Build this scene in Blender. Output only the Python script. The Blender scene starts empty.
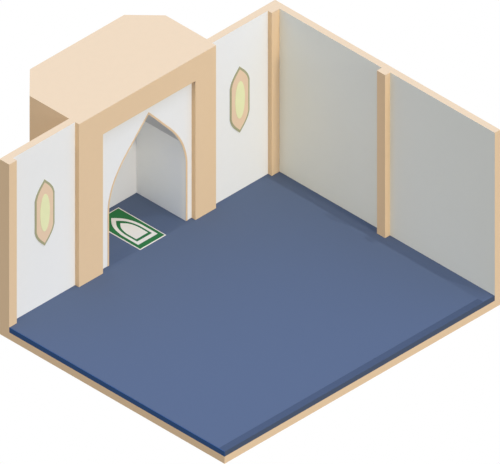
import bpy, bmesh, math
from mathutils import Vector

C = bpy.context.scene.collection

# ------------------------------------------------------------------ sizes (metres)
XL, X1, Y1 = -0.025, 6.345, 7.80          # footprint of the room
XW, XF = 0.145, 0.255        # plaster face of the left wall, front face of its pilasters
YR = 7.645                   # plaster face of the right wall
H = 3.99                     # wall height above the carpet
PR = 0.137                   # how far the right wall's pilaster stands out
TH = 0.12                    # carpet thickness
ZB = -0.294                  # underside of the base slab
PY0, PY1 = 1.974, 5.849      # mihrab portal
OY0, OY1 = 2.653, 5.269      # inner sides of its two piers
LZ = 3.404                   # underside of its lintel
AC = 4.017                   # arch centre line
NX = -1.25                   # back of the niche


# ------------------------------------------------------------------ materials
def material(name, rgb, rough=0.9, vary=0.02, scale=6.0, bump=0.0, bscale=200.0, spec=0.0):
    m = bpy.data.materials.new(name)
    m.use_nodes = True
    nt = m.node_tree
    b = nt.nodes['Principled BSDF']
    b.inputs['Roughness'].default_value = rough
    b.inputs['Specular IOR Level'].default_value = spec
    tc = nt.nodes.new('ShaderNodeTexCoord')
    n = nt.nodes.new('ShaderNodeTexNoise')
    n.inputs['Scale'].default_value = scale
    n.inputs['Detail'].default_value = 4
    nt.links.new(tc.outputs['Object'], n.inputs['Vector'])
    r = nt.nodes.new('ShaderNodeValToRGB')
    r.color_ramp.elements[0].position = 0.3
    r.color_ramp.elements[1].position = 0.7
    r.color_ramp.elements[0].color = (*[c * (1 - vary) for c in rgb], 1)
    r.color_ramp.elements[1].color = (*[min(1, c * (1 + vary)) for c in rgb], 1)
    nt.links.new(n.outputs['Fac'], r.inputs['Fac'])
    nt.links.new(r.outputs['Color'], b.inputs['Base Color'])
    if bump:
        n2 = nt.nodes.new('ShaderNodeTexNoise')
        n2.inputs['Scale'].default_value = bscale
        nt.links.new(tc.outputs['Object'], n2.inputs['Vector'])
        bp = nt.nodes.new('ShaderNodeBump')
        bp.inputs['Strength'].default_value = bump
        bp.inputs['Distance'].default_value = 0.002
        nt.links.new(n2.outputs['Fac'], bp.inputs['Height'])
        nt.links.new(bp.outputs['Normal'], b.inputs['Normal'])
    return m


TAN = material('tan_painted_wood', (0.735, 0.535, 0.33), vary=0.006)
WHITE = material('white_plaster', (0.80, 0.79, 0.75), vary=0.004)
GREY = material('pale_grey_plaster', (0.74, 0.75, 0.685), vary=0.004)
NICHE = material('niche_plaster', (0.90, 0.88, 0.82), vary=0.004)  # white plaster lightened to make up for weak light on the niche sides
NBACK = material('niche_plaster_shaded', (0.62, 0.615, 0.61), vary=0.004)  # same plaster, with the dimmer light on the back wall put into its colour
VAULT = material('vault_plaster_shaded', (0.56, 0.545, 0.52), vary=0.004)  # shade under the sloping vault put into the plaster colour
BLUE = material('blue_carpet', (0.095, 0.122, 0.180), vary=0.01, scale=30, bump=0.15)
EDGE_SHADE = material('blue_carpet_painted_shade', (0.068, 0.089, 0.134), vary=0.01, scale=30, bump=0.15)  # carpet blue darkened to paint a shadow along the open edge
NAVY = material('navy_carpet_binding', (0.038, 0.085, 0.20), vary=0.01, scale=30)
OLIVE = material('olive_medallion_rim', (0.38, 0.37, 0.22), vary=0.01)
PEACH = material('peach_medallion_field', (0.77, 0.57, 0.39), vary=0.01)
LIME = material('pale_yellow_green_inlay', (0.77, 0.77, 0.44), vary=0.01)
RUGGREEN = material('green_rug_wool', (0.035, 0.165, 0.055), vary=0.02, scale=60)
RUGWHITE = material('off_white_rug_wool', (0.76, 0.70, 0.60), vary=0.01, scale=60)
MITRE = material('light_tan_arch_bead', (0.735, 0.535, 0.33), vary=0.006)


# ------------------------------------------------------------------ mesh helpers
def link(name, bm, mats, parent=None):
    bmesh.ops.recalc_face_normals(bm, faces=bm.faces)
    me = bpy.data.meshes.new(name)
    bm.to_mesh(me)
    bm.free()
    for m in (mats if isinstance(mats, (list, tuple)) else [mats]):
        me.materials.append(m)
    o = bpy.data.objects.new(name, me)
    C.objects.link(o)
    if parent:
        o.parent = parent
        o.location = -parent.location
    return o


def box(bm, x0, x1, y0, y1, z0, z1):
    v = [bm.verts.new(p) for p in ((x0, y0, z0), (x1, y0, z0), (x1, y1, z0), (x0, y1, z0),
                                   (x0, y0, z1), (x1, y0, z1), (x1, y1, z1), (x0, y1, z1))]
    return [bm.faces.new([v[i] for i in f]) for f in
            ((0, 3, 2, 1), (4, 5, 6, 7), (0, 1, 5, 4), (1, 2, 6, 5), (2, 3, 7, 6), (3, 0, 4, 7))]


def prism(bm, pts, a, b, axis='z'):
    """polygon pts swept from a to b; pts are (x, y) for axis z, (y, z) for axis x"""
    def P(p, t):
        return (p[0], p[1], t) if axis == 'z' else (t, p[0], p[1])
    lo = [bm.verts.new(P(p, a)) for p in pts]
    hi = [bm.verts.new(P(p, b)) for p in pts]
    n = len(pts)
    fs = [bm.faces.new(lo[::-1]), bm.faces.new(hi)]
    for i in range(n):
        fs.append(bm.faces.new((lo[i], lo[(i + 1) % n], hi[(i + 1) % n], hi[i])))
    return fs


def ring(bm, outer, inner, a, b):
    """band between two closed or open curves with equal counts, swept along x"""
    n = len(outer)
    vo = [[bm.verts.new((t, *p)) for p in outer] for t in (a, b)]
    vi = [[bm.verts.new((t, *p)) for p in inner] for t in (a, b)]
    for i in range(n - 1):
        bm.faces.new((vo[1][i], vo[1][i + 1], vi[1][i + 1], vi[1][i]))
        bm.faces.new((vo[0][i], vi[0][i], vi[0][i + 1], vo[0][i + 1]))
        bm.faces.new((vo[0][i], vo[0][i + 1], vo[1][i + 1], vo[1][i]))
        bm.faces.new((vi[0][i], vi[1][i], vi[1][i + 1], vi[0][i + 1]))
    for i in (0, n - 1):
        bm.faces.new((vo[0][i], vo[1][i], vi[1][i], vi[0][i]))


def structure(o):
    o['kind'] = 'structure'
    return o


def describe(o, label, cat, group=None):
    o['label'] = label
    o['category'] = cat
    if group:
        o['group'] = group
    return o


def empty(name, loc):
    o = bpy.data.objects.new(name, None)
    o.location = loc
    o.empty_display_size = 0.2
    C.objects.link(o)
    return o


def smooth_curve(pts, sub=5):
    out = []
    n = len(pts)
    for i in range(n - 1):
        p0, p1, p2, p3 = pts[max(i - 1, 0)], pts[i], pts[i + 1], pts[min(i + 2, n - 1)]
        for k in range(sub):
            t = k / sub
            out.append(tuple(0.5 * (2 * b + (c - a) * t + (2 * a - 5 * b + 4 * c - d) * t * t
                                    + (3 * b - a - 3 * c + d) * t ** 3)
                             for a, b, c, d in zip(p0, p1, p2, p3)))
    out.append(pts[-1])
    return out


# ------------------------------------------------------------------ the setting
# base slab, with the footprint of the mihrab's outer housing
HEX = [(XL, 1.974), (-1.143, 1.974), (-1.790, 2.629), (-1.790, 5.294), (-1.190, 5.87), (XL, 5.87)]
bm = bmesh.new()
prism(bm, [(XL, 0), (X1, 0), (X1, Y1), (XL, Y1), (XL, 5.87)] + HEX[1:-1][::-1] + [(XL, PY0)], ZB, -TH)
structure(link('floor', bm, TAN))

# left wall: two plastered stretches either side of the mihrab
bm = bmesh.new()
for y0, y1 in ((0.0, PY0), (PY1, Y1)):
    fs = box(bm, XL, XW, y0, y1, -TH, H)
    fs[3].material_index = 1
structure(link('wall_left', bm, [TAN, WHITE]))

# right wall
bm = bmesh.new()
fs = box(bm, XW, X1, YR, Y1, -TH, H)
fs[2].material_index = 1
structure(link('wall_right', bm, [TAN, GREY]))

# pilasters
bm = bmesh.new(); box(bm, XW, XF, 0, 0.215, -TH, H); structure(link('trim_1', bm, TAN))
bm = bmesh.new(); box(bm, XW, XF, YR - 0.218, YR, -TH, H); structure(link('trim_2', bm, TAN))
bm = bmesh.new(); box(bm, 3.149, 3.379, YR - PR, YR, -TH, H); structure(link('trim_3', bm, TAN))

# ------------------------------------------------------------------ carpet
BW, BE = 0.17, YR - 0.315
NW = 0.014
AH = 1.09                     # half width of the clear arch opening
cp = [(XF, NW), (X1 - BW, NW), (X1 - BW, BE), (X1 - NW, BE), (X1 - NW, YR),
      (3.379, YR), (3.379, YR - PR), (3.149, YR - PR), (3.149, YR), (XF, YR),
      (XF, YR - 0.218), (XW, YR - 0.218), (XW, PY1), (XF, PY1), (XF, OY1), (XW, OY1),
      (XW, AC + AH), (NX, AC + AH), (NX, AC - AH), (XW, AC - AH), (XW, OY0), (XF, OY0),
      (XF, PY0), (XW, PY0), (XW, 0.215), (XF, 0.215)]
def shrink(pts, g):
    """move every side of a counter-clockwise right-angled outline inwards by g"""
    out = []
    for i, p in enumerate(pts):
        a = (Vector(p) - Vector(pts[i - 1])).normalized()
        b = (Vector(pts[(i + 1) % len(pts)]) - Vector(p)).normalized()
        out.append((p[0] + g * (-a.y - b.y), p[1] + g * (a.x + b.x)))
    return out


bm = bmesh.new()
prism(bm, shrink(cp, 0.0015), -TH, 0)
carpet = link('carpet', bm, BLUE)
describe(carpet, 'thick plain blue fitted carpet covering the whole floor of the room', 'carpet')
bm = bmesh.new()  # strip of painted shadow; nothing stands here to cast one
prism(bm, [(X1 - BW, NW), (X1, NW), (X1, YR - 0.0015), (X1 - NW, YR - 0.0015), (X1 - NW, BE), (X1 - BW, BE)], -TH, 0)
o = link('painted_edge_shade', bm, EDGE_SHADE, carpet); o['label'] = 'shadow painted in darker blue along the open edge'
bm = bmesh.new()
box(bm, XF, X1, 0, NW, -TH, 0)
o = link('edge_binding', bm, NAVY, carpet); o['label'] = 'navy binding on the cut side of the carpet'

# ------------------------------------------------------------------ mihrab
half = [(1.128, 0.002), (1.128, 0.65), (1.128, 1.25), (1.121, 1.48), (1.078, 1.70), (0.997, 1.94),
        (0.882, 2.16), (0.745, 2.36), (0.600, 2.535), (0.445, 2.705), (0.215, 2.965), (0.0, 3.20)]
half = half[:2] + smooth_curve(half[2:], 6)
half = half[:-4] + half[-1:]


def inset(h, d):
    out = []
    for i, (y, z) in enumerate(h):
        a = Vector(h[max(i - 1, 0)]); b = Vector(h[min(i + 1, len(h) - 1)])
        t = (b - a).normalized()
        n = Vector((-t.y, t.x))           # towards the opening
        out.append((y + n.x * d, z + n.y * d))
    t = (Vector(h[-1]) - Vector(h[-2])).normalized()
    out[0] = (h[0][0] - d, h[0][1])
    out[-1] = (0.0, h[-1][1] - d / abs(t.x))
    return out


def lean(z):
    return 0.034 * max(0.0, min(1.0, (z - 1.25) / 1.95))


def full(h):
    L = [(AC - y + lean(z), z) for y, z in h]
    R = [(AC + y + lean(z), z) for y, z in h[::-1]]
    return L + R[1:]


mih = empty('mihrab', (XF, AC, 0))
describe(mih, 'tan mihrab with a pointed arch niche projecting from the left wall', 'prayer niche')

bm = bmesh.new()                                        # piers and lintel
prism(bm, [(PY0, -TH), (OY0, -TH), (OY0, LZ), (OY1, LZ), (OY1, -TH), (PY1, -TH), (PY1, 3.85), (PY0, 3.85)],
      XL, XF, 'x')
link('portal_frame', bm, TAN, mih)

TR = 0.020
mid = inset(half, TR)
inn = inset(half, 0.040)
bm = bmesh.new()                                        # white arched panel
for s in (-1, 1):
    ye = OY0 if s < 0 else OY1
    pts = [(ye, 0.002)] + [(AC + s * y + lean(z), z) for y, z in inn] + [(AC + lean(9), LZ), (ye, LZ)]
    prism(bm, pts, XW - 0.035, XW, 'x')
link('arch_panel', bm, WHITE, mih)
bm = bmesh.new()
ring(bm, full(half), full(mid), XW, XW + 0.009)
ring(bm, full(mid), full(inn), XW, XW + 0.006)
o = link('arch_trim', bm, MITRE, mih); o['label'] = 'thin tan bead around the pointed arch'

nx0 = XW - 0.035
VZ = 1.866                                              # springing of the vault
ya, yb = AC - AH, AC + AH
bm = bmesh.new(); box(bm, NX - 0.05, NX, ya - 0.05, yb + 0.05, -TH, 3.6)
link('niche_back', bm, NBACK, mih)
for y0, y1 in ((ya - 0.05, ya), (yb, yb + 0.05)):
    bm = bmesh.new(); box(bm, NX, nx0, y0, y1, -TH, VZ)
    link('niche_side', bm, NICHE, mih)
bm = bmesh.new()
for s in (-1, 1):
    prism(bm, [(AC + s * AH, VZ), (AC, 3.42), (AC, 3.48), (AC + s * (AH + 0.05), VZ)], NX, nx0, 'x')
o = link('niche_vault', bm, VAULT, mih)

bm = bmesh.new()                                        # outer housing walls
path = HEX
inner = [(XL, 2.074), (-1.10, 2.074), (-1.69, 2.67), (-1.69, 5.253), (-1.158, 5.79), (XL, 5.79)]
prism(bm, path + inner[::-1], -TH, 3.85)
link('housing', bm, TAN, mih)
bm = bmesh.new()
prism(bm, HEX + [(XL, PY1), (XF, PY1), (XF, PY0)], 3.85, H)
link('roof', bm, TAN, mih)

# ------------------------------------------------------------------ medallions on the left wall
def medallion_outline(w, h, sh):
    """pointed top and bottom, straight sides, curved shoulders"""
    q = smooth_curve([(w, sh), (w * 0.84, sh + (h - sh) * 0.31), (w * 0.53, sh + (h - sh) * 0.62),
                      (w * 0.24, sh + (h - sh) * 0.83), (0.0, h)], 5)
    pts = q + [(-y, z) for y, z in q[::-1][1:]]
    return pts + [(-y, -z) for y, z in q] + [(y, -z) for y, z in q[::-1][1:]]


def make_medallion(yc, zc):
    root = empty('wall_medallion', (XW, yc, zc))
    def part(name, pts, t, mat, lab=None, t0=0.0):
        bm = bmesh.new()
        prism(bm, pts, t0, t, 'x')
        o = link(name, bm, mat, root)
        o.location = (0, 0, 0)
        if lab: o['label'] = lab
    part('rim', medallion_outline(0.275, 0.81, 0.385), 0.012, OLIVE, 'olive green rim')
    part('field', medallion_outline(0.233, 0.742, 0.375), 0.016, PEACH, 'peach coloured field', 0.012)
    n = 48
    part('inlay', [(0.137 * math.cos(2 * math.pi * i / n), 0.455 * math.sin(2 * math.pi * i / n)) for i in range(n)],
         0.020, LIME, 'pale yellow-green oval inlay', 0.016)
    return root


m1 = make_medallion(1.105, 2.215)
describe(m1, 'tall pointed medallion on the white wall left of the arch, near the open end', 'wall decoration',
         'pointed medallions flanking the mihrab')
m2 = m1.copy(); C.objects.link(m2); m2.location = (XW, 6.622, 2.222)
for ch in list(m1.children):
    c = ch.copy(); C.objects.link(c); c.parent = m2
describe(m2, 'tall pointed medallion on the white wall between the mihrab and room corner', 'wall decoration',
         'pointed medallions flanking the mihrab')

# ------------------------------------------------------------------ prayer rug
RX0, RX1, RY0, RY1 = -1.135, 0.212, 3.745, 4.48
rc = (RY0 + RY1) / 2
bm = bmesh.new()
def niche_shape(x_base, x_sh, x_tip, w):
    q = smooth_curve([(x_sh, w), (x_sh + (x_tip - x_sh) * 0.35, w * 0.865), (x_sh + (x_tip - x_sh) * 0.65, w * 0.62),
                      (x_sh + (x_tip - x_sh) * 0.86, w * 0.29), (x_tip, 0)], 5)
    return [(x_base, rc + w)] + [(x, rc + y) for x, y in q] + [(x, rc - y) for x, y in q[::-1][1:]] + [(x_base, rc - w)]
layers = [([(RX0, RY0), (RX1, RY0), (RX1, RY1), (RX0, RY1)], 0, 0.008, 1),
          ([(RX0 + .022, RY0 + .022), (RX1 - .022, RY0 + .022), (RX1 - .022, RY1 - .022), (RX0 + .022, RY1 - .022)], .008, .0095, 0),
          (niche_shape(0.065, -0.40, -0.970, 0.275), .0095, .011, 1),
          (niche_shape(-0.030, -0.38, -0.835, 0.210), .011, .0125, 0),
          (niche_shape(-0.098, -0.36, -0.715, 0.165), .0125, .014, 1)]
for pts, a, b, mi in layers:
    for f in prism(bm, pts, a, b): f.material_index = mi
rug = link('prayer_rug', bm, [RUGGREEN, RUGWHITE])
describe(rug, 'green and white prayer rug with an arch pattern lying on the carpet in the niche', 'rug')

# ------------------------------------------------------------------ light
def sun(name, d, s, col, ang):
    L = bpy.data.lights.new(name, 'SUN')
    L.energy = s; L.color = col; L.angle = math.radians(ang)
    o = bpy.data.objects.new(name, L)
    o.rotation_euler = Vector(d).to_track_quat('-Z', 'Y').to_euler()
    o.location = (8, 4, 12)
    C.objects.link(o)


PI = math.pi
sun('sun_high', (-0.02, -0.077, -1.0), 0.115 * PI, (1.0, 1.06, 1.14), 0.3)
sun('sun_high', (-0.30, -0.077, -1.0), 0.115 * PI, (1.0, 1.06, 1.14), 0.3)
sun('sun_low', (-1.0, 0.03, -0.40), 0.59 * PI, (1.0, 0.925, 0.77), 7)
sun('sun_side', (-0.06, 1.0, -0.35), 0.22 * PI, (1.0, 0.77, 0.30), 8)

L = bpy.data.lights.new('niche_fill_light', 'POINT')  # added fill light without a fitting, brightens the niche interior
L.energy = 12; L.color = (0.97, 0.98, 1.0); L.shadow_soft_size = 0.15
o = bpy.data.objects.new('niche_fill_light', L)
o.location = (-0.45, 3.30, 1.75)
C.objects.link(o)

w = bpy.data.worlds.new('world')
bpy.context.scene.world = w
w.use_nodes = True
nt = w.node_tree
N, Lk = nt.nodes, nt.links
bg = N['Background']
tc = N.new('ShaderNodeTexCoord')
sp = N.new('ShaderNodeSeparateXYZ')
Lk.new(tc.outputs['Generated'], sp.inputs[0])


def math_node(op, a, b, clamp=False):
    n = N.new('ShaderNodeMath'); n.operation = op; n.use_clamp = clamp
    for i, v in enumerate((a, b)):
        if isinstance(v, (int, float)): n.inputs[i].default_value = v
        elif v is not None: Lk.new(v, n.inputs[i])
    return n.outputs[0]


def vscale(col, fac):
    n = N.new('ShaderNodeVectorMath'); n.operation = 'SCALE'
    n.inputs[0].default_value = col
    Lk.new(fac, n.inputs['Scale'])
    return n.outputs[0]


def vadd(a, b):
    n = N.new('ShaderNodeVectorMath'); n.operation = 'ADD'
    Lk.new(a, n.inputs[0])
    if isinstance(b, tuple): n.inputs[1].default_value = b
    else: Lk.new(b, n.inputs[1])
    return n.outputs[0]


px = math_node('MAXIMUM', sp.outputs['X'], 0.0)
ny = math_node('MAXIMUM', math_node('MULTIPLY', sp.outputs['Y'], -1.0), 0.0)
pz = math_node('MAXIMUM', sp.outputs['Z'], 0.0)
SKY_Z = (0.54, 0.79, 1.38)
SKY_X = (0.10, 0.09, 0.08)
SKY_Y = (0.02, 0.02, 0.02)
SKY_0 = (0.30, 0.30, 0.30)
sky = vadd(vadd(vscale(SKY_Z, pz), vscale(SKY_X, px)), vadd(vscale(SKY_Y, ny), SKY_0))
# below the horizon: a broad white backdrop behind the room, dimmer on the near side
back = math_node('MULTIPLY', math_node('SUBTRACT', sp.outputs['Y'], sp.outputs['X']), 1.2)
back = math_node('ADD', back, 0.45, True)
low = N.new('ShaderNodeMix'); low.data_type = 'RGBA'
Lk.new(back, low.inputs['Factor'])
low.inputs[6].default_value = (0.10, 0.10, 0.10, 1)
low.inputs[7].default_value = (1.0, 1.0, 1.0, 1)
t = math_node('MULTIPLY_ADD', sp.outputs['Z'], 10.0, True)
t.node.inputs[2].default_value = 0.5
mx = N.new('ShaderNodeMix'); mx.data_type = 'RGBA'
Lk.new(t, mx.inputs['Factor'])
Lk.new(low.outputs[2], mx.inputs[6])
Lk.new(sky, mx.inputs[7])
Lk.new(mx.outputs[2], bg.inputs['Color'])
bg.inputs['Strength'].default_value = 1.0

# ------------------------------------------------------------------ camera (isometric)
cam = bpy.data.cameras.new('camera')
cam.type = 'ORTHO'
cam.ortho_scale = 10.0
cam.clip_end = 200
co = bpy.data.objects.new('camera', cam)
co.rotation_euler = (math.radians(54.7356), 0, math.radians(45))
co.location = Vector((1.3205, 5.745, 0)) + 30 * Vector((1, -1, 1)).normalized()
C.objects.link(co)
sc = bpy.context.scene
sc.camera = co
vs = sc.view_settings
vs.view_transform = 'Standard'
vs.look = 'None'
vs.gamma = 1.0
vs.exposure = 0.0
vs.use_curve_mapping = False
